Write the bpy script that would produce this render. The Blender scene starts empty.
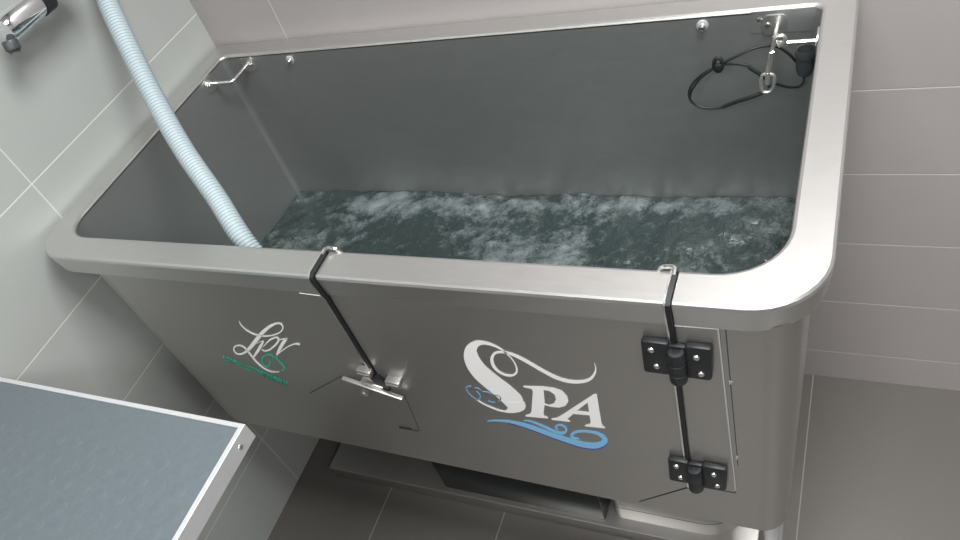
import bpy, bmesh, math, random
from mathutils import Vector, Matrix, noise, geometry

random.seed(3)
scene = bpy.context.scene
col = scene.collection
R = math.radians

# ------------------------------------------------------------------ camera
CAM = Vector((0, 0, 1.65))
ROT = Matrix(((0.89519223, -0.0924292, 0.43599049),
              (0.34150889, 0.7708153, -0.53778756),
              (-0.28636086, 0.63031787, 0.72159326)))
ROT = ROT.to_quaternion().normalized().to_matrix()
F, PX, PY = 746.0, 454.0, 328.0
cd = bpy.data.cameras.new('camera')
cam = bpy.data.objects.new('camera', cd)
col.objects.link(cam)
cam.matrix_world = Matrix.Translation(CAM) @ ROT.to_4x4()
cd.sensor_width = 36
cd.lens = F * 36 / 960
cd.shift_x = (480 - PX) / 960
cd.shift_y = (PY - 270) / 960
cd.clip_start = 0.02
scene.camera = cam

# ------------------------------------------------------------------ world, lights, exposure
wd = bpy.data.worlds.new('world')
scene.world = wd
wd.use_nodes = True
wd.node_tree.nodes['Background'].inputs[0].default_value = (0.82, 0.92, 1.0, 1)
wd.node_tree.nodes['Background'].inputs[1].default_value = 0.3


def area(name, loc, target, sx, sy, power, color=(1, 1, 1)):
    l = bpy.data.lights.new(name, 'AREA')
    l.shape = 'RECTANGLE'
    l.size, l.size_y = sx, sy
    l.energy = power
    l.color = color
    o = bpy.data.objects.new(name, l)
    col.objects.link(o)
    o.location = loc
    o.rotation_euler = (Vector(target) - Vector(loc)).to_track_quat('-Z', 'Y').to_euler()
    return o


LAMPS = [(0.15, 0.62, 2.64), (-0.4, -1.4, 2.64), (1.3, -0.9, 2.64)]  # added lamps out of view, placed to brighten rim, walls and logos
LPOW = [56, 44, 34]
for (lx, ly, lz), pw in zip(LAMPS, LPOW):
    area('added_lamp_light', (lx, ly, lz), (lx, ly, 0), 0.86, 0.86, pw, (1.0, 1.0, 0.99))
scene.view_settings.view_transform = 'Standard'
scene.view_settings.look = 'None'
scene.view_settings.exposure = 0.0
scene.view_settings.gamma = 1.0
scene.view_settings.use_curve_mapping = False


# ------------------------------------------------------------------ helpers
def at(px, py, ax, val):
    """the point of the plane axis=val seen at a pixel of the photograph"""
    v = ROT @ Vector((px - PX, -(py - PY), -F))
    t = (val - CAM[ax]) / v[ax]
    return CAM + v * t


def mat(name, color, rough=0.5, metal=0.0, spec=0.5):
    m = bpy.data.materials.new(name)
    m.use_nodes = True
    b = m.node_tree.nodes['Principled BSDF']
    b.inputs['Base Color'].default_value = (*color, 1)
    b.inputs['Roughness'].default_value = rough
    b.inputs['Metallic'].default_value = metal
    b.inputs['Specular IOR Level'].default_value = spec
    return m


def noise_detail(m, scale, amt, rough_amt=0.0, stretch=(1, 1, 1), bump=0.0):
    """slight procedural variation of colour, roughness and relief"""
    nt = m.node_tree
    b = nt.nodes['Principled BSDF']
    tc = nt.nodes.new('ShaderNodeTexCoord')
    mp = nt.nodes.new('ShaderNodeMapping')
    mp.inputs['Scale'].default_value = stretch
    nz = nt.nodes.new('ShaderNodeTexNoise')
    nz.inputs['Scale'].default_value = scale
    nz.inputs['Detail'].default_value = 5
    nt.links.new(tc.outputs['Object'], mp.inputs[0])
    nt.links.new(mp.outputs[0], nz.inputs['Vector'])
    c = b.inputs['Base Color'].default_value[:3]
    rp = nt.nodes.new('ShaderNodeMix')
    rp.data_type = 'RGBA'
    rp.inputs[6].default_value = (*[x * (1 - amt) for x in c], 1)
    rp.inputs[7].default_value = (*[min(1, x * (1 + amt)) for x in c], 1)
    nt.links.new(nz.outputs['Fac'], rp.inputs[0])
    nt.links.new(rp.outputs[2], b.inputs['Base Color'])
    if rough_amt:
        mr = nt.nodes.new('ShaderNodeMapRange')
        r = b.inputs['Roughness'].default_value
        mr.inputs[3].default_value = r - rough_amt
        mr.inputs[4].default_value = r + rough_amt
        nt.links.new(nz.outputs['Fac'], mr.inputs[0])
        nt.links.new(mr.outputs[0], b.inputs['Roughness'])
    if bump:
        bp = nt.nodes.new('ShaderNodeBump')
        bp.inputs['Strength'].default_value = bump
        bp.inputs['Distance'].default_value = 0.002
        nt.links.new(nz.outputs['Fac'], bp.inputs['Height'])
        nt.links.new(bp.outputs[0], b.inputs['Normal'])
    return m


def tile_mat(name, c, grout, ax, ay, w, h, px, py, g=0.0022, rough=0.35):
    """stack-bond tiles on world axes ax, ay"""
    m = mat(name, c, rough)
    nt = m.node_tree
    b = nt.nodes['Principled BSDF']
    tc = nt.nodes.new('ShaderNodeTexCoord')
    sp = nt.nodes.new('ShaderNodeSeparateXYZ')
    nt.links.new(tc.outputs['Object'], sp.inputs[0])
    ms = []
    for a, size, ph in ((ax, w, px), (ay, h, py)):
        s = nt.nodes.new('ShaderNodeMath'); s.operation = 'SUBTRACT'
        nt.links.new(sp.outputs[a], s.inputs[0]); s.inputs[1].default_value = ph
        p = nt.nodes.new('ShaderNodeMath'); p.operation = 'PINGPONG'
        nt.links.new(s.outputs[0], p.inputs[0]); p.inputs[1].default_value = size / 2
        l = nt.nodes.new('ShaderNodeMapRange')
        l.inputs[1].default_value = g * 0.35; l.inputs[2].default_value = g * 0.75
        l.inputs[3].default_value = 1; l.inputs[4].default_value = 0
        nt.links.new(p.outputs[0], l.inputs[0]); ms.append(l)
    mx = nt.nodes.new('ShaderNodeMath'); mx.operation = 'MAXIMUM'
    nt.links.new(ms[0].outputs[0], mx.inputs[0]); nt.links.new(ms[1].outputs[0], mx.inputs[1])
    nz = nt.nodes.new('ShaderNodeTexNoise'); nz.inputs['Scale'].default_value = 3.5; nz.inputs['Detail'].default_value = 6
    nt.links.new(tc.outputs['Object'], nz.inputs['Vector'])
    v = nt.nodes.new('ShaderNodeMix'); v.data_type = 'RGBA'
    v.inputs[6].default_value = (*[x * 0.93 for x in c], 1); v.inputs[7].default_value = (*[x * 1.07 for x in c], 1)
    nt.links.new(nz.outputs['Fac'], v.inputs[0])
    f = nt.nodes.new('ShaderNodeMix'); f.data_type = 'RGBA'
    nt.links.new(mx.outputs[0], f.inputs[0]); nt.links.new(v.outputs[2], f.inputs[6])
    f.inputs[7].default_value = (*grout, 1)
    nt.links.new(f.outputs[2], b.inputs['Base Color'])
    bp = nt.nodes.new('ShaderNodeBump'); bp.inputs['Strength'].default_value = 0.4; bp.inputs['Distance'].default_value = 0.001
    bp.invert = True
    nt.links.new(mx.outputs[0], bp.inputs['Height']); nt.links.new(bp.outputs[0], b.inputs['Normal'])
    return m


def obj(name, bm, m, parent=None, smooth=True, angle=35):
    bmesh.ops.recalc_face_normals(bm, faces=bm.faces)
    me = bpy.data.meshes.new(name)
    bm.to_mesh(me); bm.free()
    for x in (m if isinstance(m, (list, tuple)) else [m]):
        me.materials.append(x)
    o = bpy.data.objects.new(name, me)
    col.objects.link(o)
    if smooth:
        me.polygons.foreach_set('use_smooth', [True] * len(me.polygons))
        me.set_sharp_from_angle(angle=R(angle))
    if parent:
        o.parent = parent
        base = parent
        off = Vector((0, 0, 0))
        while base:
            off += base.location; base = base.parent
        me.transform(Matrix.Translation(-off))
    return o


def thing(name, label, cat, loc, group=None):
    o = bpy.data.objects.new(name, None)
    col.objects.link(o)
    o.empty_display_size = 0.05
    o.location = loc
    return tag(o, label, cat, group)


def tag(o, label, cat, group=None):
    o['label'] = label; o['category'] = cat
    if group: o['group'] = group
    return o


def struct(name, bm, m):
    o = obj(name, bm, m, smooth=False)
    o['kind'] = 'structure'
    return o


def box(bm, x0, x1, y0, y1, z0, z1, bev=0.0, rot=None, seg=2):
    r = bmesh.ops.create_cube(bm, size=1)
    c = Vector(((x0 + x1) / 2, (y0 + y1) / 2, (z0 + z1) / 2))
    M = Matrix.Translation(c)
    if rot is not None: M = M @ rot.to_4x4()
    M = M @ Matrix.Diagonal((x1 - x0, y1 - y0, z1 - z0, 1))
    vs = r['verts']
    bmesh.ops.transform(bm, matrix=M, verts=vs)
    if bev:
        es = list({e for v in vs for e in v.link_edges})
        bmesh.ops.bevel(bm, geom=es, offset=bev, segments=seg, profile=0.5, affect='EDGES')
    return bm


def cyl(bm, p0, p1, r0, r1=None, n=20, caps=True):
    p0, p1 = Vector(p0), Vector(p1)
    r1 = r0 if r1 is None else r1
    return lathe(bm, p0, p1 - p0, [(r0, 0), (r1, (p1 - p0).length)], n, caps)


def lathe(bm, p0, axis, prof, n=24, caps=True):
    """profile of (radius, distance along axis)"""
    p0 = Vector(p0); a = Vector(axis).normalized()
    u = a.orthogonal().normalized(); w = a.cross(u)
    rings = []
    for r, d in prof:
        rings.append([bm.verts.new(p0 + a * d + (u * math.cos(2 * math.pi * k / n) + w * math.sin(2 * math.pi * k / n)) * max(r, 1e-5)) for k in range(n)])
    for A, B in zip(rings, rings[1:]):
        for k in range(n):
            bm.faces.new((A[k], A[(k + 1) % n], B[(k + 1) % n], B[k]))
    if caps:
        bm.faces.new(rings[0]); bm.faces.new(rings[-1])
    return bm


def catmull(pts, sub=8, closed=False):
    pts = [Vector(p) for p in pts]; n = len(pts); out = []
    for i in range(n if closed else n - 1):
        g = lambda k: pts[k % n] if closed else pts[max(0, min(n - 1, k))]
        p0, p1, p2, p3 = g(i - 1), g(i), g(i + 1), g(i + 2)
        for s in range(sub):
            t = s / sub
            out.append(0.5 * ((2 * p1) + (p2 - p0) * t + (2 * p0 - 5 * p1 + 4 * p2 - p3) * t * t + (3 * p1 - p0 - 3 * p2 + p3) * t ** 3))
    if not closed: out.append(pts[-1].copy())
    return out


def fillet(pts, r, n=6):
    """polyline with its inner corners rounded"""
    pts = [Vector(p) for p in pts]; out = [pts[0]]
    for a, b, c in zip(pts, pts[1:], pts[2:]):
        d0 = (a - b).normalized(); d1 = (c - b).normalized()
        k = min(r, (a - b).length * .49, (c - b).length * .49)
        s, e = b + d0 * k, b + d1 * k
        for i in range(n + 1):
            t = i / n
            out.append(s * (1 - t) ** 2 + b * 2 * t * (1 - t) + e * t * t)
    out.append(pts[-1])
    return out


def tube(bm, pts, r, n=12, closed=False, mat_fn=None):
    """round tube along points; r may be a function of the index"""
    pts = [Vector(p) for p in pts]; m = len(pts); rings = []
    prev = None
    for i, p in enumerate(pts):
        if closed: t = pts[(i + 1) % m] - pts[i - 1]
        else: t = pts[min(i + 1, m - 1)] - pts[max(i - 1, 0)]
        t.normalize()
        u = t.orthogonal() if prev is None else prev - t * prev.dot(t)
        u.normalize(); prev = u; w = t.cross(u)
        rr_ = r(i) if callable(r) else r
        rings.append([bm.verts.new(p + (u * math.cos(2 * math.pi * k / n) + w * math.sin(2 * math.pi * k / n)) * rr_) for k in range(n)])
    for i in range(m if closed else m - 1):
        A, B = rings[i], rings[(i + 1) % m]
        sh = 0
        if closed and i == m - 1:
            sh = min(range(n), key=lambda s: (A[0].co - B[s].co).length)
        for k in range(n):
            f = bm.faces.new((A[k], A[(k + 1) % n], B[(k + 1 + sh) % n], B[(k + sh) % n]))
            if mat_fn: f.material_index = mat_fn(i)
    if not closed:
        bm.faces.new(rings[0]); bm.faces.new(rings[-1])
    return bm


def rr(x0, x1, y0, y1, rad, z, xs=(), n=9):
    """rounded rectangle from the front left corner round to the back left one; xs are extra points on the front side"""
    fl, fr, brr, bl = rad
    out = []
    def arc(cx, cy, r, a0):
        for k in range(n + 1):
            a = R(a0 + 90 * k / n)
            out.append(Vector((cx + r * math.cos(a), cy + r * math.sin(a), z)))
    arc(x0 + fl, y0 + fl, fl, 180)
    for x in xs: out.append(Vector((x, y0, z)))
    arc(x1 - fr, y0 + fr, fr, 270)
    arc(x1 - brr, y1 - brr, brr, 0)
    arc(x0 + bl, y1 - bl, bl, 90)
    return out


def loft(bm, rings, idx=None):
    """quads between successive closed rings; idx chooses which segments"""
    V = [[bm.verts.new(p) for p in r] for r in rings]
    n = len(rings[0])
    for A, B in zip(V, V[1:]):
        for k in (idx if idx is not None else range(n)):
            bm.faces.new((A[k], A[(k + 1) % n], B[(k + 1) % n], B[k]))
    loose = [v for v in bm.verts if not v.link_faces]
    bmesh.ops.delete(bm, geom=loose, context='VERTS')
    return V


def plate(bm, poly, y, th):
    """slab facing the room front from an (x, z) outline"""
    a = [bm.verts.new((x, y, z)) for x, z in poly]
    b = [bm.verts.new((x, y + th, z)) for x, z in poly]
    n = len(poly)
    bm.faces.new(a); bm.faces.new(b)
    for k in range(n):
        bm.faces.new((a[k], a[(k + 1) % n], b[(k + 1) % n], b[k]))
    return bm


# ------------------------------------------------------------------ materials
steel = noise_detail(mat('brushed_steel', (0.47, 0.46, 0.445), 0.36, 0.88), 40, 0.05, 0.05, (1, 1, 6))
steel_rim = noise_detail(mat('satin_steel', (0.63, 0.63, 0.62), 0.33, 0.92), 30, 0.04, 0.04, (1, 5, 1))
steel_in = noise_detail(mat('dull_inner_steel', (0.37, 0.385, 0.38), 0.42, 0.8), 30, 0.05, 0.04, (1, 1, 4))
bright = mat('polished_steel', (0.85, 0.85, 0.84), 0.16, 1.0)
chrome = mat('chrome', (0.9, 0.92, 0.95), 0.05, 1.0)
alu = noise_detail(mat('aluminium', (0.72, 0.73, 0.75), 0.35, 0.6), 50, 0.04)
black = noise_detail(mat('black_plastic', (0.012, 0.014, 0.016), 0.42), 60, 0.2)
black_rubber = mat('black_rubber', (0.01, 0.011, 0.012), 0.55)
gloss_black = mat('gloss_black', (0.006, 0.010, 0.012), 0.25, 0, 0.2)
rubber = noise_detail(mat('blue_grey_rubber', (0.108, 0.132, 0.148), 0.6), 120, 0.12, bump=0.3)
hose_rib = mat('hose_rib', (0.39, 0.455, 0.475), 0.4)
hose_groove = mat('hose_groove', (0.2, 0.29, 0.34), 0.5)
white_ink = mat('white_ink', (0.92, 0.92, 0.92), 0.5)
blue_ink = mat('blue_ink', (0.22, 0.5, 0.78), 0.5)
navy_ink = mat('navy_ink', (0.03, 0.07, 0.33), 0.5)
green_ink = mat('green_ink', (0.01, 0.50, 0.33), 0.5)
paint = mat('white_ceiling_paint', (0.75, 0.75, 0.74), 0.7)
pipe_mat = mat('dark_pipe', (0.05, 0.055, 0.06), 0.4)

WL, WB, WR, WF, H = -1.262, 1.2, 2.6, -2.2, 2.7
left_tile = tile_mat('left_wall_tile', (0.38, 0.40, 0.385), (0.62, 0.63, 0.6), 1, 2, 0.6, 0.215, 0.648, 0.0)
back_tile = tile_mat('back_wall_tile', (0.37, 0.345, 0.34), (0.55, 0.53, 0.52), 0, 2, 1.4, 0.178, -1.06, 0.10)
floor_tile = tile_mat('floor_tile', (0.115, 0.108, 0.1), (0.27, 0.26, 0.25), 0, 1, 0.325, 3.9, -0.973, -1.9)
front_tile = tile_mat('far_wall_tile', (0.2, 0.19, 0.185), (0.3, 0.3, 0.28), 0, 2, 0.6, 0.215, 0, 0)
side_tile = tile_mat('right_wall_tile', (0.42, 0.40, 0.39), (0.6, 0.6, 0.58), 1, 2, 0.6, 0.215, 0, 0)

# ------------------------------------------------------------------ the room
T = 0.1
struct('floor', box(bmesh.new(), WL - T, WR + T, WF - T, WB + T, -T, 0), floor_tile)
struct('wall_left', box(bmesh.new(), WL - T, WL, WF - T, WB + T, 0, H), left_tile)
struct('wall_back', box(bmesh.new(), WL, WR, WB, WB + T, 0, H), back_tile)
struct('wall_front', box(bmesh.new(), WL, WR, WF - T, WF, 0, H), front_tile)
struct('wall_right', box(bmesh.new(), WR, WR + T, WF - T, WB + T, 0, H), side_tile)
struct('ceiling', box(bmesh.new(), WL - T, WR + T, WF - T, WB + T, H, H + T), paint)

# added ceiling lamps with made-up housings, unseen above the picture
names = ['added unseen square ceiling lamp over the front of the bath', 'added unseen square ceiling lamp that brightens the front of the bath',
         'added unseen square ceiling lamp over the middle of the room']
for (lx, ly, lz), lab in zip(LAMPS, names):
    t = thing('added_lamp', lab, 'lamp', (lx, ly, H), 'added unseen ceiling lamps')
    b = bmesh.new()
    for a in (-1, 1):
        box(b, lx + a * 0.45 - 0.012, lx + a * 0.45 + 0.012, ly - 0.462, ly + 0.462, H - 0.05, H)
        box(b, lx - 0.438, lx + 0.438, ly + a * 0.45 - 0.012, ly + a * 0.45 + 0.012, H - 0.05, H)
    obj('frame', b, alu, t)
    obj('reflector', box(bmesh.new(), lx - 0.438, lx + 0.438, ly - 0.438, ly + 0.438, H - 0.02, H - 0.002), paint, t)

# ------------------------------------------------------------------ the bath tub
RZ = 1.0
YB = 0.556                       # front face of the body
OX0, OX1, OY0, OY1 = -1.255, 0.011, 0.548, 1.197
IX0, IX1, IY0, IY1 = -1.209, -0.037, 0.600, 1.149
ORAD = (0.075, 0.085, 0.012, 0.012)
IRAD = (0.055, 0.075, 0.014, 0.014)
DXS = (-0.6415, -0.6345, -0.1545, -0.1475)     # rim cuts beside the door
tub = thing('pet_bath_tub', 'large brushed stainless steel pet bath tub with wide rim and a hinged front door', 'bath tub', (-0.62, 0.87, 0))


def inset(d, z, side):
    if side == 'o':
        return rr(OX0 + d, OX1 - d, OY0 + d, OY1 - d, [max(0.003, r - d) for r in ORAD], z, DXS)
    return rr(IX0 - d, IX1 + d, IY0 - d, IY1 + d, [r + d for r in IRAD], z, DXS)


rings = [inset(0.045, 0.9575, 'o'), inset(0.007, 0.955, 'o'), inset(0.0045, 0.958, 'o'), inset(0, 0.994, 'o'),
         inset(0.0012, 0.998, 'o'), inset(0.004, RZ, 'o'), inset(0.005, RZ, 'i'), inset(0.0015, 0.9985, 'i'),
         inset(0, 0.9955, 'i'), inset(0, 0.993, 'i')]
NA = 10                                        # points per corner arc
N = len(rings[0])
first = NA                                     # index of DXS[0]
door_idx = [first + 1]
gap_idx = [first, first + 2]
rest = [k for k in range(N) if k not in door_idx + gap_idx]
b = bmesh.new(); loft(b, rings, rest); obj('rim', b, steel_rim, tub, angle=15)

# basin
def iring(z, d=0.0): return rr(IX0 + d, IX1 - d, IY0 + d, IY1 - d, IRAD, z)
b = bmesh.new()
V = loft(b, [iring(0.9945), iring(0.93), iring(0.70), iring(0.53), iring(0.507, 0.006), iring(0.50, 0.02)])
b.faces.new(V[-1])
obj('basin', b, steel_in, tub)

# outer body, with its lower edge falling a little to the right
def bz(x): return 0.476 - 0.030 * (x + 0.9) / 0.9
BX0, BX1, BY1 = -1.216, -0.014, 1.165
def bring(z, d=0.0):
    r = rr(BX0 + d, BX1 - d, YB + d, BY1 - d, (0.125, 0.042, 0.03, 0.03), 0)
    for p in r: p.z = z if z is not None else bz(p.x)
    return r
b = bmesh.new()
r0 = bring(None); r1 = bring(None, 0.003)
for p in r0: p.z += 0.004
V = loft(b, [bring(0.962), r0, r1])
b.faces.new(V[-1])
obj('body', b, steel, tub)

# door: a sheet let into the front, with its own piece of rim
DX0, DX1 = DXS[1], DXS[2]
door = obj('door', plate(bmesh.new(), [(DX0, 0.956), (DX0, 0.5922), (DX0 + 0.01, 0.5824), (-0.2411, 0.4771), (DX1, 0.5627), (DX1, 0.956)], YB - 0.0022, 0.0016), steel, tub, smooth=False)
b = bmesh.new(); loft(b, rings, door_idx); obj('door_rim', b, steel_rim, door, angle=15)

# frame plate on the hinge side and its folded edges
b = bmesh.new()
plate(b, [(DXS[3] + 0.001, 0.9563), (DXS[3] + 0.001, 0.5686), (-0.0876, 0.5686), (-0.1004, 0.9563)], YB - 0.0018, 0.0014)
fp = obj('hinge_plate', b, steel, tub, smooth=False)
b = bmesh.new()
tube(b, [(-0.148, YB - 0.0022, 0.9563), (-0.1004, YB - 0.0022, 0.9563), (-0.0866, YB - 0.0022, 0.5774)], 0.0013, 6)
obj('edge_trim', b, alu, fp)
# strip of the body joint to its right, with two small rivets
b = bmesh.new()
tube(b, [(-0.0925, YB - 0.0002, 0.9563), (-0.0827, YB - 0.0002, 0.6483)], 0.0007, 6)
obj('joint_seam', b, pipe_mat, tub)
for x, z in ((-0.0891, 0.851), (-0.0836, 0.6709)):
    obj('rivet', lathe(bmesh.new(), (x, YB, z), (0, -1, 0), [(0.0032, 0), (0.003, 0.001), (0.0015, 0.002)], 10), bright, tub)


# rubber seals left and right of the door: over the rim and down the front
def seal(name, x0, x1, zend, tabdir, trim_over):
    prof = [(0.604, 0.975), (0.5985, 0.9975), (0.596, 1.0012), (0.552, 1.0012), (0.5478, 0.9985), (0.547, 0.993), (0.551, 0.957), (YB - 0.003, 0.950), (YB - 0.002, zend)]
    def band(xa, xb, prof, th):
        b = bmesh.new()
        rows = []
        for i, (y, z) in enumerate(prof):
            a = Vector(prof[max(i - 1, 0)]); c = Vector(prof[min(i + 1, len(prof) - 1)])
            t = (c - a).normalized(); nrm = Vector((t.y, -t.x))
            if nrm.x > 0.2 and i < 9: pass
            o = Vector((y, z)) + Vector((-abs(t.y), abs(t.x))) * th
            i_ = Vector((y, z)) + Vector((abs(t.y), -abs(t.x))) * 0.002
            rows.append([b.verts.new((xa, i_.x, i_.y)), b.verts.new((xa, o.x, o.y)), b.verts.new((xb, o.x, o.y)), b.verts.new((xb, i_.x, i_.y))])
        for A, B in zip(rows, rows[1:]):
            for k in range(4): b.faces.new((A[k], A[(k + 1) % 4], B[(k + 1) % 4], B[k]))
        b.faces.new(rows[0]); b.faces.new(rows[-1])
        return b
    s = obj(name, band(x0, x1, prof, 0.0035), black_rubber, tub)
    ta, tb = trim_over
    obj('edge_strip', band(ta, tb, prof[2:], 0.0042), bright, s)
    # hooked end over the inner edge, turned towards the door
    xm = (x0 + x1) / 2
    b = bmesh.new()
    tube(b, fillet([(xm, 0.585, 1.006), (xm, 0.5985, 1.007), (xm + tabdir * 0.016, 0.5985, 1.006), (xm + tabdir * 0.024, 0.600, 0.992)], 0.006), 0.0028, 8)
    obj('hooked_end', b, bright, s)
    return s


seal('door_seal', -0.6415, -0.6362, 0.712, 1, (-0.6435, -0.6415))
seal('door_seal', -0.1540, -0.1486, 0.5656, -1, (-0.1562, -0.1540))


# hinges
def hinge(xc, zc, xk):
    """two bolted leaves and a knuckle between them"""
    b = bmesh.new()
    y0 = YB - 0.013
    rt = Matrix.Rotation(R(2), 3, 'Y')
    box(b, xc - 0.041, xk - 0.009, y0, YB - 0.002, zc - 0.031, zc + 0.033, 0.004, rt)
    box(b, xk + 0.009, xc + 0.041, y0, YB - 0.002, zc - 0.033, zc + 0.031, 0.004, rt)
    h = obj('hinge', b, black, tub)
    b = bmesh.new()
    lathe(b, (xk, YB - 0.013, zc - 0.040), (0, 0, 1), [(0.003, 0), (0.0095, 0.002), (0.011, 0.005), (0.011, 0.020), (0.0102, 0.021), (0.0102, 0.023), (0.011, 0.024), (0.011, 0.040), (0.0102, 0.041), (0.0102, 0.043), (0.011, 0.044), (0.011, 0.058), (0.0095, 0.0615), (0.005, 0.062), (0.005, 0.060), (0.001, 0.060)], 24)
    box(b, xk - 0.016, xk + 0.016, YB - 0.010, YB - 0.0022, zc - 0.026, zc + 0.026, 0.003)
    obj('knuckle', b, black, h)
    for sx, sz in ((-1, 1), (-1, -1), (1, 1), (1, -1)):
        x = xc + sx * 0.026 + (0.002 if sz < 0 else -0.002)
        z = zc + sz * 0.016 + (0.003 if sx < 0 else -0.003)
        obj('screw', lathe(bmesh.new(), (x, y0 + 0.001, z), (0, -1, 0), [(0.0046, 0), (0.0044, 0.002), (0.0032, 0.0034), (0.0012, 0.004)], 14), bright, h)
    return h


hinge(-0.1486, 0.8992, -0.1476)
hinge(-0.1383, 0.6207, -0.1407)

# latch at the lower left corner of the door
rt = Matrix.Rotation(R(20), 3, 'Y')
b = bmesh.new(); box(b, -0.7064, -0.5974, YB - 0.018, YB - 0.010, 0.728, 0.7355, 0.0015, rt)
latch = obj('latch', b, steel, tub)
b = bmesh.new(); box(b, -0.6744, -0.6344, YB - 0.012, YB + 0.001, 0.721, 0.741, 0.0015, rt)
obj('latch_mount', b, steel, latch)
for x, z in ((-0.6500, 0.7742), (-0.6040, 0.7540)):
    b = bmesh.new()
    r2 = Matrix.Rotation(R(8), 3, 'Y')
    box(b, x - 0.013, x + 0.013, YB - 0.016, YB - 0.001, z - 0.007, z + 0.007, 0.002, r2)
    box(b, x - 0.011, x + 0.011, YB - 0.0175, YB - 0.0155, z - 0.0005, z + 0.0015, 0, r2)
    obj('clamp_block', b, steel, latch)
b = bmesh.new()
plate(b, [(-0.6514, 0.7614), (-0.6307, 0.7614), (-0.6199, 0.7368), (-0.6239, 0.7231), (-0.6416, 0.729)], YB - 0.009, 0.008)
obj('latch_wedge', b, black_rubber, latch, smooth=False)
b = bmesh.new()
lathe(b, (-0.679, YB - 0.0005, 0.7083), (0, -1, 0), [(0.0035, 0), (0.0035, 0.006), (0.007, 0.007), (0.007, 0.013), (0.005, 0.015)], 8)
obj('latch_knob', b, steel_rim, latch)
# thin lines laid on the front sheet round the latch and under the door
def front_line(pts, m, r=0.0009, y=YB - 0.0004):
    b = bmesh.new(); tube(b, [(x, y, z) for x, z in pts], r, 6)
    return obj('sheet_line', b, m, tub)
front_line([(-0.8256, 0.6591), (-0.7164, 0.7368)], pipe_mat, 0.0010)
front_line([(-0.6061, 0.6995), (-0.6111, 0.6512), (-0.6184, 0.5912)], pipe_mat, 0.0009, YB - 0.0023)
front_line([(-0.6612, 0.5888), (-0.6219, 0.5897)], black_rubber, 0.0022, YB - 0.001)
front_line([(-0.1378, 0.5681), (-0.0866, 0.5681)], black_rubber, 0.0018, YB - 0.0008)
front_line([(-0.2401, 0.4751), (-0.1555, 0.5578)], black_rubber, 0.0011, YB - 0.0012)
front_line([(-0.6908, 0.9514), (-0.6494, 0.9494)], bright, 0.0011)

# bolts on the back wall of the basin
for x, z, r in ((-1.034, 0.979, 0.0095), (-0.209, 0.981, 0.0095)):
    bo = obj('bolt', lathe(bmesh.new(), (x, IY1 + 0.001, z), (0, -1, 0), [(r, 0), (r, 0.002), (r * .85, 0.0028)], 20), alu, tub)
    obj('bolt_head', lathe(bmesh.new(), (x, IY1 - 0.0015, z - 0.001), (0, -1, 0), [(r * .6, 0), (r * .6, 0.005), (r * .45, 0.008), (0.001, 0.009)], 14), bright, bo)
b = lathe(bmesh.new(), (-0.124, IY1 + 0.001, 0.983), (0, -1, 0), [(0.0055, 0), (0.005, 0.002), (0.002, 0.0035)], 14)
obj('bolt', b, bright, tub)

# tether rails across the two back corners
def rounded_plate(bm, c, axis, w, h, th):
    r = min(w, h) * .3; pts = []
    for cx, cy, a0 in ((w / 2 - r, h / 2 - r, 0), (-w / 2 + r, h / 2 - r, 90), (-w / 2 + r, -h / 2 + r, 180), (w / 2 - r, -h / 2 + r, 270)):
        for k in range(5):
            a = R(a0 + 22.5 * k); pts.append((cx + r * math.cos(a), cy + r * math.sin(a)))
    c = Vector(c); ax = Vector(axis); u = Vector((0, 0, 1)).cross(ax)
    A = [bm.verts.new(c + u * x + Vector((0, 0, y))) for x, y in pts]
    B = [bm.verts.new(c + u * x + Vector((0, 0, y)) + ax * th) for x, y in pts]
    bm.faces.new(A); bm.faces.new(B)
    for k in range(len(pts)): bm.faces.new((A[k], A[(k + 1) % len(pts)], B[(k + 1) % len(pts)], B[k]))
    return bm

def corner_rail(xw, sx, x_back, y_side, z):
    b = bmesh.new()
    yb = IY1 + 0.001
    tube(b, fillet([(xw - sx * 0.001, y_side, z), (x_back, y_side, z), (x_back, yb, z)], 0.012), 0.0042, 12)
    rail = obj('tether_rail', b, bright, tub)
    for c, ax, d in (((xw - sx * 0.0005, y_side - 0.004, z + 0.003), (sx, 0, 0), (0, -0.010, 0.0)), ((x_back + sx * 0.004, yb - 0.0005, z + 0.002), (0, -1, 0), (sx * 0.010, 0, 0))):
        p = obj('rail_plate', rounded_plate(bmesh.new(), c, ax, 0.036, 0.032, 0.003), steel_rim, rail)
        q = Vector(c) + Vector(d) + Vector(ax) * 0.0025
        obj('rail_screw', lathe(bmesh.new(), q, ax, [(0.0045, 0), (0.004, 0.002), (0.0015, 0.003)], 12), bright, rail)
    return rail

corner_rail(IX0, 1, -1.152, 1.086, 0.975)
corner_rail(IX1, -1, -0.098, 1.097, 0.972)
# thin steel sheet behind the right rail
b = bmesh.new(); plate(b, [(-0.136, 0.997), (-0.136, 0.962), (-0.040, 0.958), (-0.040, 0.997)], IY1 - 0.0012, 0.001)
obj('rail_sheet', b, steel_in, tub, smooth=False)

# small dark cup in the right back corner
b = bmesh.new()
lathe(b, (-0.0545, 1.122, 0.902), (0, 0, 1), [(0.010, 0), (0.0135, 0.01), (0.0135, 0.03), (0.0155, 0.032), (0.0155, 0.042), (0.0145, 0.044), (0.0125, 0.042), (0.0125, 0.01), (0.001, 0.01)], 24)
obj('shampoo_cup', b, pipe_mat, tub)

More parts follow.
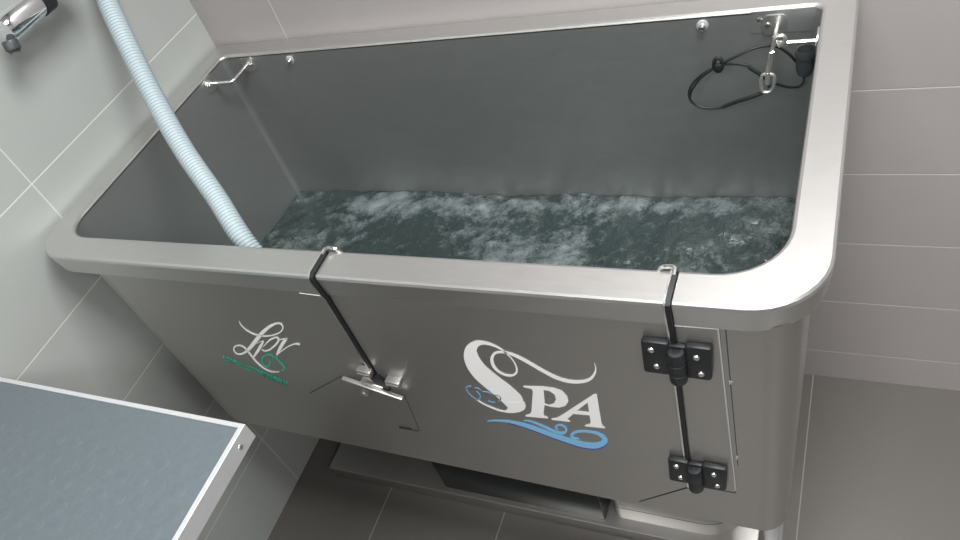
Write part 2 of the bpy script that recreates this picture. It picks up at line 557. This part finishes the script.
# legs
for x, y, zf in ((-0.034, 0.600, 0), (-0.11, 1.12, 0.0445), (-1.0, 1.12, 0.0445), (-1.0, 0.93, 0.0445)):
    b = bmesh.new(); box(b, x - 0.014, x + 0.014, y - 0.014, y + 0.014, zf + 0.012, bz(x) + 0.004, 0.003)
    l = obj('leg', b, chrome, tub)
    obj('foot', lathe(bmesh.new(), (x, y, zf), (0, 0, 1), [(0.020, 0), (0.020, 0.008), (0.012, 0.014)], 16), black_rubber, l)


# ------------------------------------------------------------------ logos on the front sheet
def ribbon(bm, pts, y, k, ox, oy, sub=8, cap=True):
    """a pen stroke of changing width, traced as (x, y, width), laid on the sheet"""
    P = catmull([(p[0], p[1], p[2]) for p in pts], sub)
    L = []
    n = len(P)
    for i in range(n):
        a = P[max(i - 1, 0)]; c = P[min(i + 1, n - 1)]
        t = Vector((c.x - a.x, c.y - a.y)); t.normalize()
        w = max(P[i].z, 1.5) / 2
        nx, ny = -t.y * w, t.x * w
        row = []
        for s in (1, -1):
            q = at(ox + (P[i].x + s * nx) / k, oy + (P[i].y + s * ny) / k, 1, y)
            row.append(q)
        L.append(row)
    rows = [[bm.verts.new(a), bm.verts.new(b_), bm.verts.new(b_ + Vector((0, 0.0003, 0))), bm.verts.new(a + Vector((0, 0.0003, 0)))] for a, b_ in L]
    for A, B in zip(rows, rows[1:]):
        for q in range(4): bm.faces.new((A[q], A[(q + 1) % 4], B[(q + 1) % 4], B[q]))
    bm.faces.new(rows[0]); bm.faces.new(rows[-1])
    return bm


def filled(bm, loops, y, k, ox, oy):
    L = [[at(ox + x / k, oy + z / k, 1, y) for x, z in lp] for lp in loops]
    tris = geometry.tessellate_polygon(L)
    flat = [p for lp in L for p in lp]
    A = [bm.verts.new(p) for p in flat]; B = [bm.verts.new(p + Vector((0, 0.0003, 0))) for p in flat]
    for t in tris:
        bm.faces.new([A[i] for i in t]); bm.faces.new([B[i] for i in t])
    s = 0
    for lp in L:
        n = len(lp)
        for i in range(n):
            j = (i + 1) % n
            bm.faces.new((A[s + i], A[s + j], B[s + j], B[s + i]))
        s += n
    return bm


KS, SX, SY = 3.855, 440, 320
YD = YB - 0.0029
b = bmesh.new()
ribbon(b, [(595, 166, 2), (600, 185, 4), (596, 206, 8), (578, 228, 11), (545, 238, 12), (500, 237, 13), (450, 223, 13), (400, 198, 12), (350, 169, 12), (310, 147, 12), (270, 130, 10), (235, 124, 8), (210, 130, 10), (200, 150, 12), (206, 176, 12), (225, 198, 9), (252, 212, 8), (278, 214, 8), (294, 203, 8), (295, 184, 6), (284, 160, 4), (264, 137, 4), (235, 113, 6), (200, 96, 9), (165, 88, 14), (138, 94, 28), (119, 118, 48), (124, 155, 58), (152, 198, 62), (200, 240, 64), (246, 276, 66), (276, 304, 68), (290, 318, 66), (296, 327, 54), (297, 333, 40)], YD, KS, SX, SY)
filled(b, [[(262, 318), (325, 315), (331, 333), (325, 346), (308, 355), (280, 359), (256, 357), (246, 352), (259, 344), (264, 332)]], YD - 0.0002, KS, SX, SY)
ribbon(b, [(265, 356, 5), (245, 352, 6), (220, 346, 6), (172, 326, 5), (132, 302, 4)], YD, KS, SX, SY)
filled(b, [[(322, 254), (400, 257), (440, 262), (470, 273), (490, 294), (495, 314), (484, 331), (460, 338), (428, 335), (403, 328), (399, 360), (402, 369), (416, 375), (416, 380), (330, 372), (330, 367), (345, 363), (352, 355), (358, 275), (352, 266), (322, 259)],
           [(399, 270), (422, 274), (442, 288), (447, 306), (440, 321), (420, 328), (404, 322)]], YD, KS, SX, SY)
filled(b, [[(590, 288), (604, 285), (622, 395), (627, 408), (635, 413), (635, 418), (559, 410), (559, 405), (575, 402), (581, 396), (577, 368), (514, 362), (492, 381), (492, 386), (501, 388), (501, 393), (430, 385), (430, 380), (450, 377), (470, 366)],
           [(569, 318), (575, 355), (527, 350)]], YD, KS, SX, SY)
obj('white_lettering', b, white_ink, door, smooth=False)
b = bmesh.new()
wave = [(182, 391, 3), (215, 388, 6), (260, 391, 9), (320, 404, 14), (380, 424, 17), (440, 446, 18), (500, 466, 20), (555, 481, 22), (600, 484, 23), (630, 473, 23), (634, 456, 19), (608, 438, 12), (570, 430, 9), (532, 430, 10), (510, 440, 11), (511, 453, 10), (536, 459, 5)]
ribbon(b, wave, YD, KS, SX, SY)
ribbon(b, [(322, 388, 3), (350, 391, 6), (400, 411, 9), (445, 431, 10), (474, 436, 11), (487, 425, 9), (480, 411, 8), (460, 405, 7), (446, 412, 7), (455, 423, 6)], YD, KS, SX, SY)
for st in ([(100, 262, 4), (108, 256, 3), (121, 255, 3)], [(101, 266, 4), (112, 284, 3), (130, 300, 3), (146, 308, 4), (156, 296, 3), (148, 282, 3), (140, 274, 3)],
           [(133, 262, 3), (146, 263, 3), (158, 272, 3)], [(163, 276, 3), (183, 278, 3), (200, 286, 3)], [(206, 288, 3), (226, 293, 3), (234, 304, 4), (226, 314, 3)],
           [(214, 317, 3), (200, 317, 3), (186, 312, 3)]):
    ribbon(b, st, YD, KS, SX, SY, 5)
obj('blue_wave', b, blue_ink, door, smooth=False)
b = bmesh.new()
ribbon(b, [(x + 1, z + 4, w) for x, z, w in wave[2:11]], YD + 0.0004, KS, SX, SY)
obj('wave_outline', b, navy_ink, door, smooth=False)

KL, LX, LY = 6.0, 210, 310
YL = YB - 0.0008
b = bmesh.new()
for st in ([(175, 68, 4), (190, 95, 6), (225, 125, 8), (270, 147, 9), (320, 157, 8), (375, 152, 7), (420, 134, 7), (437, 107, 8), (424, 83, 9), (396, 82, 11), (356, 101, 17), (315, 136, 22), (276, 182, 24), (241, 226, 21), (203, 258, 12), (168, 265, 8), (145, 246, 8), (147, 222, 8), (175, 213, 8), (206, 226, 8), (241, 266, 10), (280, 313, 10), (325, 351, 9), (370, 371, 7), (416, 372, 4)],
           [(276, 203, 2), (296, 193, 3), (316, 186, 3)], [(321, 186, 8), (305, 215, 16), (284, 250, 17), (260, 284, 9)],
           [(318, 222, 3), (358, 181, 9), (398, 165, 9), (412, 180, 11), (394, 208, 11), (356, 239, 9), (325, 246, 6), (311, 236, 5)],
           [(405, 180, 4), (425, 178, 6), (464, 172, 8)], [(462, 173, 8), (440, 196, 20), (416, 238, 18), (400, 272, 9)], [(402, 270, 4), (440, 238, 6), (480, 214, 6), (515, 203, 9), (538, 208, 12)]):
    ribbon(b, st, YL, KL, LX, LY)
lg = obj('white_script', b, white_ink, tub, smooth=False)
b = bmesh.new()
for st in ([(360, 296, 5), (358, 322, 7), (343, 340, 8), (324, 330, 8), (313, 303, 8), (324, 277, 8), (348, 266, 7), (372, 274, 8), (382, 286, 6)], [(385, 280, 5), (402, 290, 7), (414, 308, 7), (432, 326, 8), (447, 347, 9), (440, 358, 8), (428, 366, 5)], [(381, 313, 7), (388, 314, 7)]):
    ribbon(b, st, YL, KL, LX, LY)
obj('green_dog_outline', b, green_ink, tub, smooth=False)


def lettering(text, bold, x0, x1, cap, base, slope):
    """a word set between two traced abscissae along the slanted baseline"""
    cu = bpy.data.curves.new('word', 'FONT'); cu.body = text; cu.size = 1
    cu.offset = 0.02 if bold else 0.0
    cu.resolution_u = 3
    o = bpy.data.objects.new('word', cu); col.objects.link(o)
    bpy.context.view_layer.update()
    me = bpy.data.meshes.new_from_object(o.evaluated_get(bpy.context.evaluated_depsgraph_get()))
    bpy.data.objects.remove(o); bpy.data.curves.remove(cu)
    b = bmesh.new(); b.from_mesh(me); bpy.data.meshes.remove(me)
    xs = [v.co.x for v in b.verts]; ys = [v.co.y for v in b.verts]
    mx, Mx, my, My = min(xs), max(xs), min(ys), max(ys)
    sx, sy = slope
    for v in b.verts:
        u = x0 + (v.co.x - mx) / (Mx - mx) * (x1 - x0)
        h = (v.co.y - my) / (My - my) * cap
        px = u + h * sx
        py = base + (u - 72) * sy - h
        v.co = at(LX + px / KL, LY + py / KL, 1, YL - 0.0004)
    r = bmesh.ops.extrude_face_region(b, geom=list(b.faces))
    bmesh.ops.translate(b, verts=[v for v in r['geom'] if isinstance(v, bmesh.types.BMVert)], vec=(0, 0.0003, 0))
    return b


SL = (0.30, 0.415)
b = lettering('LORY', True, 72, 150, 28, 300, SL)
for t_, bo, x0, x1 in (('PROGETTI', False, 152, 278), ('VETERINARI', True, 280, 458)):
    b2 = lettering(t_, bo, x0, x1, 28, 300, SL)
    me = bpy.data.meshes.new('t'); b2.to_mesh(me); b2.free(); b.from_mesh(me); bpy.data.meshes.remove(me)
obj('green_wordmark', b, green_ink, tub, smooth=False)

# ------------------------------------------------------------------ the bath water
def foam_amount(x, y):
    p = Vector((x, y, 0))
    warp = Vector((noise.noise(p * 5), noise.noise(p * 5 + Vector((9, 3, 0))), 0)) * 0.06
    q = p + warp
    big = noise.fractal(q * 7, 0.9, 2.1, 4)
    fine = noise.fractal(q * 34, 0.8, 2.1, 5)
    f = -0.06 + 0.26 * big + 0.30 * fine
    def blob(cx, cy, rx, ry): return math.exp(-((x - cx) / rx) ** 2 - ((y - cy) / ry) ** 2)
    f += 0.48 * blob(-0.85, 1.10, 0.26, 0.045) + 0.34 * blob(-0.35, 1.12, 0.3, 0.03) + 0.36 * blob(-0.62, 1.0, 0.09, 0.09)
    f += 0.42 * blob(-0.62, 0.86, 0.06, 0.12) + 0.40 * blob(-0.45, 0.84, 0.035, 0.22) + 0.30 * blob(-1.05, 0.98, 0.09, 0.10) + 0.16 * blob(-0.2, 0.95, 0.2, 0.15)
    f -= 0.22 * blob(-0.85, 0.88, 0.14, 0.1) + 0.15 * blob(-0.33, 0.95, 0.08, 0.08)
    return max(0.0, min(1.0, f))


b = bmesh.new()
lay = b.verts.layers.float_color.new('foam')
nx, ny = 250, 116
x0, x1, y0, y1 = IX0 + 0.001, IX1 - 0.001, IY0 + 0.001, IY1 - 0.001
G = []
for j in range(ny + 1):
    row = []
    for i in range(nx + 1):
        x = x0 + (x1 - x0) * i / nx; y = y0 + (y1 - y0) * j / ny
        p = Vector((x, y, 0.3))
        f = foam_amount(x, y)
        z = 0.620 + 0.009 * noise.fractal(p * 6, 0.8, 2, 3) + 0.003 * noise.fractal(p * 20, 0.8, 2, 3) + 0.010 * f + 0.003 * f * noise.noise(p * 70)
        cut = 0.07
        for cx, sx_ in ((x0, 1), (x1, -1)):          # follow the rounded front corners
            dx, dy = (x - cx) * sx_, y - y0
            if dx < 0.055 and dy < 0.055 and math.hypot(0.055 - dx, 0.055 - dy) > 0.055:
                k = 0.055 / math.hypot(0.055 - dx, 0.055 - dy)
                x = cx + sx_ * (0.055 - (0.055 - dx) * k); y = y0 + 0.055 - (0.055 - dy) * k
        v = b.verts.new((x, y, z)); v[lay] = (f, f, f, 1)
        row.append(v)
    G.append(row)
for j in range(ny):
    for i in range(nx):
        b.faces.new((G[j][i], G[j][i + 1], G[j + 1][i + 1], G[j + 1][i]))
wm = mat('foaming_water', (0.02, 0.035, 0.035), 0.12)
nt = wm.node_tree; bs = nt.nodes['Principled BSDF']
atn = nt.nodes.new('ShaderNodeAttribute'); atn.attribute_name = 'foam'
tc = nt.nodes.new('ShaderNodeTexCoord')
nz = nt.nodes.new('ShaderNodeTexNoise'); nz.inputs['Scale'].default_value = 85; nz.inputs['Detail'].default_value = 8; nz.inputs['Distortion'].default_value = 1.2
nt.links.new(tc.outputs['Object'], nz.inputs['Vector'])
ad = nt.nodes.new('ShaderNodeMath'); ad.operation = 'MULTIPLY_ADD'
nt.links.new(nz.outputs['Fac'], ad.inputs[0]); ad.inputs[1].default_value = 0.7; nt.links.new(atn.outputs['Fac'], ad.inputs[2])
mr = nt.nodes.new('ShaderNodeMapRange'); mr.inputs[1].default_value = 0.40; mr.inputs[2].default_value = 1.6
nt.links.new(ad.outputs[0], mr.inputs[0])
mx = nt.nodes.new('ShaderNodeMix'); mx.data_type = 'RGBA'
mx.inputs[6].default_value = (0.026, 0.040, 0.040, 1); mx.inputs[7].default_value = (0.36, 0.41, 0.42, 1)
nt.links.new(mr.outputs[0], mx.inputs[0]); nt.links.new(mx.outputs[2], bs.inputs['Base Color'])
mr2 = nt.nodes.new('ShaderNodeMapRange'); mr2.inputs[3].default_value = 0.15; mr2.inputs[4].default_value = 0.8
nt.links.new(mr.outputs[0], mr2.inputs[0]); nt.links.new(mr2.outputs[0], bs.inputs['Roughness'])
bp = nt.nodes.new('ShaderNodeBump'); bp.inputs['Strength'].default_value = 0.35; bp.inputs['Distance'].default_value = 0.006
nt.links.new(nz.outputs['Fac'], bp.inputs['Height']); nt.links.new(bp.outputs[0], bs.inputs['Normal'])
tag(obj('bath_water', b, wm, angle=180), 'dark green bubbling whirlpool water with white foam filling the steel bath', 'water')

# ------------------------------------------------------------------ ribbed hose
ctrl = [(-1.262, 1.11, 1.40), (-1.225, 1.02, 1.31), at(107, 0, 1, 0.957), at(131, 52, 1, 0.893), at(158, 105, 1, 0.832), at(185, 152, 1, 0.775), at(216, 197, 1, 0.72), at(248, 246, 1, 0.665), (-0.81, 0.638, 0.82), (-0.77, 0.632, 0.66), (-0.75, 0.634, 0.57)]
P = catmull(ctrl, 60)
# resample evenly
step = 0.0015
ev = [P[0]]; acc = 0
for a, c in zip(P, P[1:]):
    d = (c - a).length
    while acc + d >= step:
        t = (step - acc) / d
        a = a.lerp(c, t); ev.append(a); d = (c - a).length; acc = 0
    acc += d
b = bmesh.new()
PR = 4
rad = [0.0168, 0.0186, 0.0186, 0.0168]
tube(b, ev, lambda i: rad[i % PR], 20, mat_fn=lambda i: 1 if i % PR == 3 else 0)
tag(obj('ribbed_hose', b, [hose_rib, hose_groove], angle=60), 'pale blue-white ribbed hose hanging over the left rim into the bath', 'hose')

# ------------------------------------------------------------------ chrome mixer tap on the left wall
xt, zt = -1.2, 1.298
tap = thing('mixer_tap', 'chrome bar mixer tap on the left wall beside the hose', 'tap', (WL, 0.84, zt))
b = bmesh.new()
lathe(b, (xt, 0.752, zt), (0, 1, 0), [(0.0005, 0), (0.012, 0.0005), (0.0190, 0.004), (0.0215, 0.010), (0.0215, 0.083), (0.0202, 0.086), (0.0005, 0.087)], 40)
obj('tap_body', b, chrome, tap)
b = bmesh.new()
lathe(b, (xt, 0.836, zt), (0, 1, 0), [(0.018, 0), (0.023, 0.001), (0.023, 0.024), (0.018, 0.026)], 28)
obj('grip_ring', b, black, tap)
b = bmesh.new()
lathe(b, (xt, 0.860, zt), (0, 1, 0), [(0.0175, 0), (0.0175, 0.066), (0.015, 0.07), (0.0005, 0.071)], 32)
obj('tap_pipe', b, chrome, tap)
b = bmesh.new()
lathe(b, (xt + 0.002, 0.752, zt - 0.014), (0.1, -0.3, -1), [(0.0115, 0), (0.0125, 0.002), (0.0125, 0.014), (0.009, 0.018), (0.009, 0.02)], 20)
obj('hose_outlet', b, pipe_mat, tap)
b = bmesh.new()
lathe(b, (WL, 0.905, zt), (1, 0, 0), [(0.03, 0), (0.03, 0.004), (0.012, 0.01), (0.012, 0.055)], 24)
obj('wall_flange', b, chrome, tap)

# ------------------------------------------------------------------ grooming loop on its snap hook
loop = thing('grooming_loop', 'black coated cable noose hanging by a snap hook from the right corner rail', 'leash', (-0.1, 1.097, 0.972))
yl = 1.095
b = bmesh.new()
def pl(pts, dy=0.0): return [at(x, y, 1, yl + d + dy) for x, y, d in pts]
c1 = pl([(762, 92, 0), (750, 97, 0.0), (735, 103, 0.004), (718, 108, 0.008), (700, 107, 0.01), (690, 99, 0.012), (690, 88, 0.014), (700, 76, 0.016), (717, 66, 0.012), (735, 57, 0.008), (752, 49, 0.012), (766, 46, 0.02), (778, 47, 0.026), (790, 55, 0.034), (799, 66, 0.038), (804, 78, 0.036), (800, 86, 0.028), (788, 87, 0.02), (776, 84, 0.012), (768, 87, 0.004)])
tube(b, catmull(c1, 8), 0.0021, 8)
cord = obj('cable', b, black_rubber, loop)
b = bmesh.new()
c2 = pl([(762, 93, -0.004), (748, 98, -0.004), (735, 102, 0.0), (723, 107, 0.004)])
tube(b, catmull(c2, 8), 0.0034, 8)
c3 = pl([(768, 80, 0.012), (756, 72, 0.012), (748, 66, 0.012), (735, 64, 0.012), (719, 66, 0.010), (702, 77, 0.012), (692, 90, 0.013), (690, 97, 0.012)])
tube(b, catmull(c3, 8), 0.0020, 8)
c4 = pl([(768, 80, 0.012), (758, 73, 0.012), (749, 67, 0.012)])
tube(b, catmull(c4, 8), 0.0032, 8)
obj('cable_sleeve', b, black_rubber, loop)
b = bmesh.new()
q = at(718, 65, 1, yl + 0.010)
tube(b, [q + Vector((0.0065 * math.cos(a), 0.001, 0.012 * math.sin(a))) for a in [2 * math.pi * k / 20 for k in range(20)]], 0.0032, 8, closed=True)
box(b, q.x - 0.005, q.x + 0.006, q.y - 0.004, q.y + 0.004, q.z - 0.012, q.z + 0.002, 0.002)
obj('cord_slider', b, black_rubber, loop)
b = bmesh.new()
snap_mat = mat('nickel', (0.82, 0.8, 0.76), 0.25, 0.85)
hk = pl([(779, 46, -0.002), (785, 41, -0.005), (783, 36, -0.006), (777, 37, -0.006), (774, 43, -0.006), (772, 52, -0.006), (771, 58, -0.006), (769, 66, -0.006), (767.5, 75, -0.006)])
tube(b, catmull(hk, 6), lambda i: 0.0031 + (0.0009 if i > 28 else 0), 10)
s = pl([(774, 52, -0.010), (770, 53, -0.012), (769, 58, -0.012)])
tube(b, s, 0.0016, 8)
snap = obj('snap_hook', b, snap_mat, loop)
b = bmesh.new()
rg = pl([(762, 76, -0.006), (768, 74, -0.006), (774, 76, -0.006), (774, 84, -0.006), (771, 91, -0.006), (763, 92, -0.006), (761, 86, -0.006)])
tube(b, catmull(rg, 4, True), 0.0028, 8, closed=True)
q0, q1 = pl([(768, 72, -0.006), (767, 84, -0.006)])
cyl(b, q0, q1, 0.0042, 0.0036, 12)
obj('swivel', b, snap_mat, snap)

# ------------------------------------------------------------------ grooming table in the left foreground
TX0, TX1, TY0, TY1, TZ = -1.243, -0.701, -0.35, 0.356, 0.90
tab = thing('grooming_table', 'grooming table with blue-grey rubber top and aluminium edge by the left wall', 'table', (-0.97, 0.0, 0))
b = bmesh.new()
e = 0.0075
def frame_ring(d, z): return [Vector(p) for p in ((TX0 + d, TY0 + d, z), (TX1 - d, TY0 + d, z), (TX1 - d, TY1 - d, z), (TX0 + d, TY1 - d, z))]
loft(b, [frame_ring(e, 0.892), frame_ring(e, 0.9), frame_ring(0.0006, 0.9), frame_ring(0, 0.8994), frame_ring(0, 0.868), frame_ring(0.012, 0.868)])
obj('edge_frame', b, alu, tab, smooth=False)
b = bmesh.new(); box(b, TX0 + 0.004, TX1 - 0.004, TY0 + 0.004, TY1 - 0.004, 0.872, 0.889)
obj('board', b, mat('board', (0.25, 0.2, 0.15), 0.7), tab, smooth=False)
b = bmesh.new(); box(b, TX0 + e, TX1 - e, TY0 + e, TY1 - e, 0.8885, 0.8975)
p = 0.036
i = 0
y = TY0 + 0.03
while y < 0.285:
    x = TX0 + 0.03 + (p / 2 if i % 2 else 0)
    while x < TX1 - 0.02:
        lathe(b, (x, y, 0.8973), (0, 0, 1), [(0.0115, 0), (0.0108, 0.0005), (0.0102, 0.0006), (0.0, 0.0006)], 14, caps=False)
        x += p
    y += p * .87; i += 1
obj('rubber_mat', b, rubber, tab, angle=20)
for y in (TY1 - 0.028, 0.0, TY0 + 0.03):
    obj('rivet', lathe(bmesh.new(), (TX1 - 0.0005, y, 0.884), (1, 0, 0), [(0.0045, 0), (0.004, 0.0015), (0.002, 0.0025)], 12), bright, tab)
b = bmesh.new(); box(b, -1.03, -0.91, -0.22, -0.10, 0.03, 0.873, 0.01); obj('column', b, alu, tab)
b = bmesh.new(); box(b, -1.2, -0.76, -0.34, 0.06, 0.0, 0.032, 0.008); obj('base', b, black, tab)

# ------------------------------------------------------------------ under the bath
b = bmesh.new()
box(b, -1.155, -0.07, 0.682, 1.16, 0.0, 0.044, 0.003)
tag(obj('base_platform', b, steel, smooth=True), 'low stainless steel platform on the floor under the bath', 'platform')
eq = thing('pump_housing', 'glossy black pump housing under the middle of the bath', 'pump', (-0.59, 0.8, 0.044))
b = bmesh.new(); box(b, -0.802, -0.392, 0.694, 1.0, 0.0445, 0.36, 0.006)
obj('housing', b, gloss_black, eq)
b = bmesh.new(); box(b, -0.79, -0.404, 0.71, 0.99, 0.3595, 0.375, 0.005)
obj('lid', b, black, eq)
b = bmesh.new()
V = loft(b, [rr(-0.375, -0.095, 0.71, 1.05, (0.02, 0.09, 0.03, 0.02), 0.0445), rr(-0.375, -0.095, 0.71, 1.05, (0.02, 0.09, 0.03, 0.02), 0.34), rr(-0.372, -0.098, 0.713, 1.047, (0.02, 0.09, 0.03, 0.02), 0.343)])
b.faces.new(V[0]); b.faces.new(V[-1])
tank = thing('water_tank', 'stainless steel tank with rounded corner under the hinge side of the bath', 'tank', (-0.235, 0.88, 0.044))
obj('tank_shell', b, steel, tank)
b = bmesh.new()
loft(b, [rr(-0.378, -0.092, 0.707, 1.053, (0.02, 0.093, 0.03, 0.02), 0.10), rr(-0.378, -0.092, 0.707, 1.053, (0.02, 0.093, 0.03, 0.02), 0.104)])
obj('tank_band', b, pipe_mat, tank)
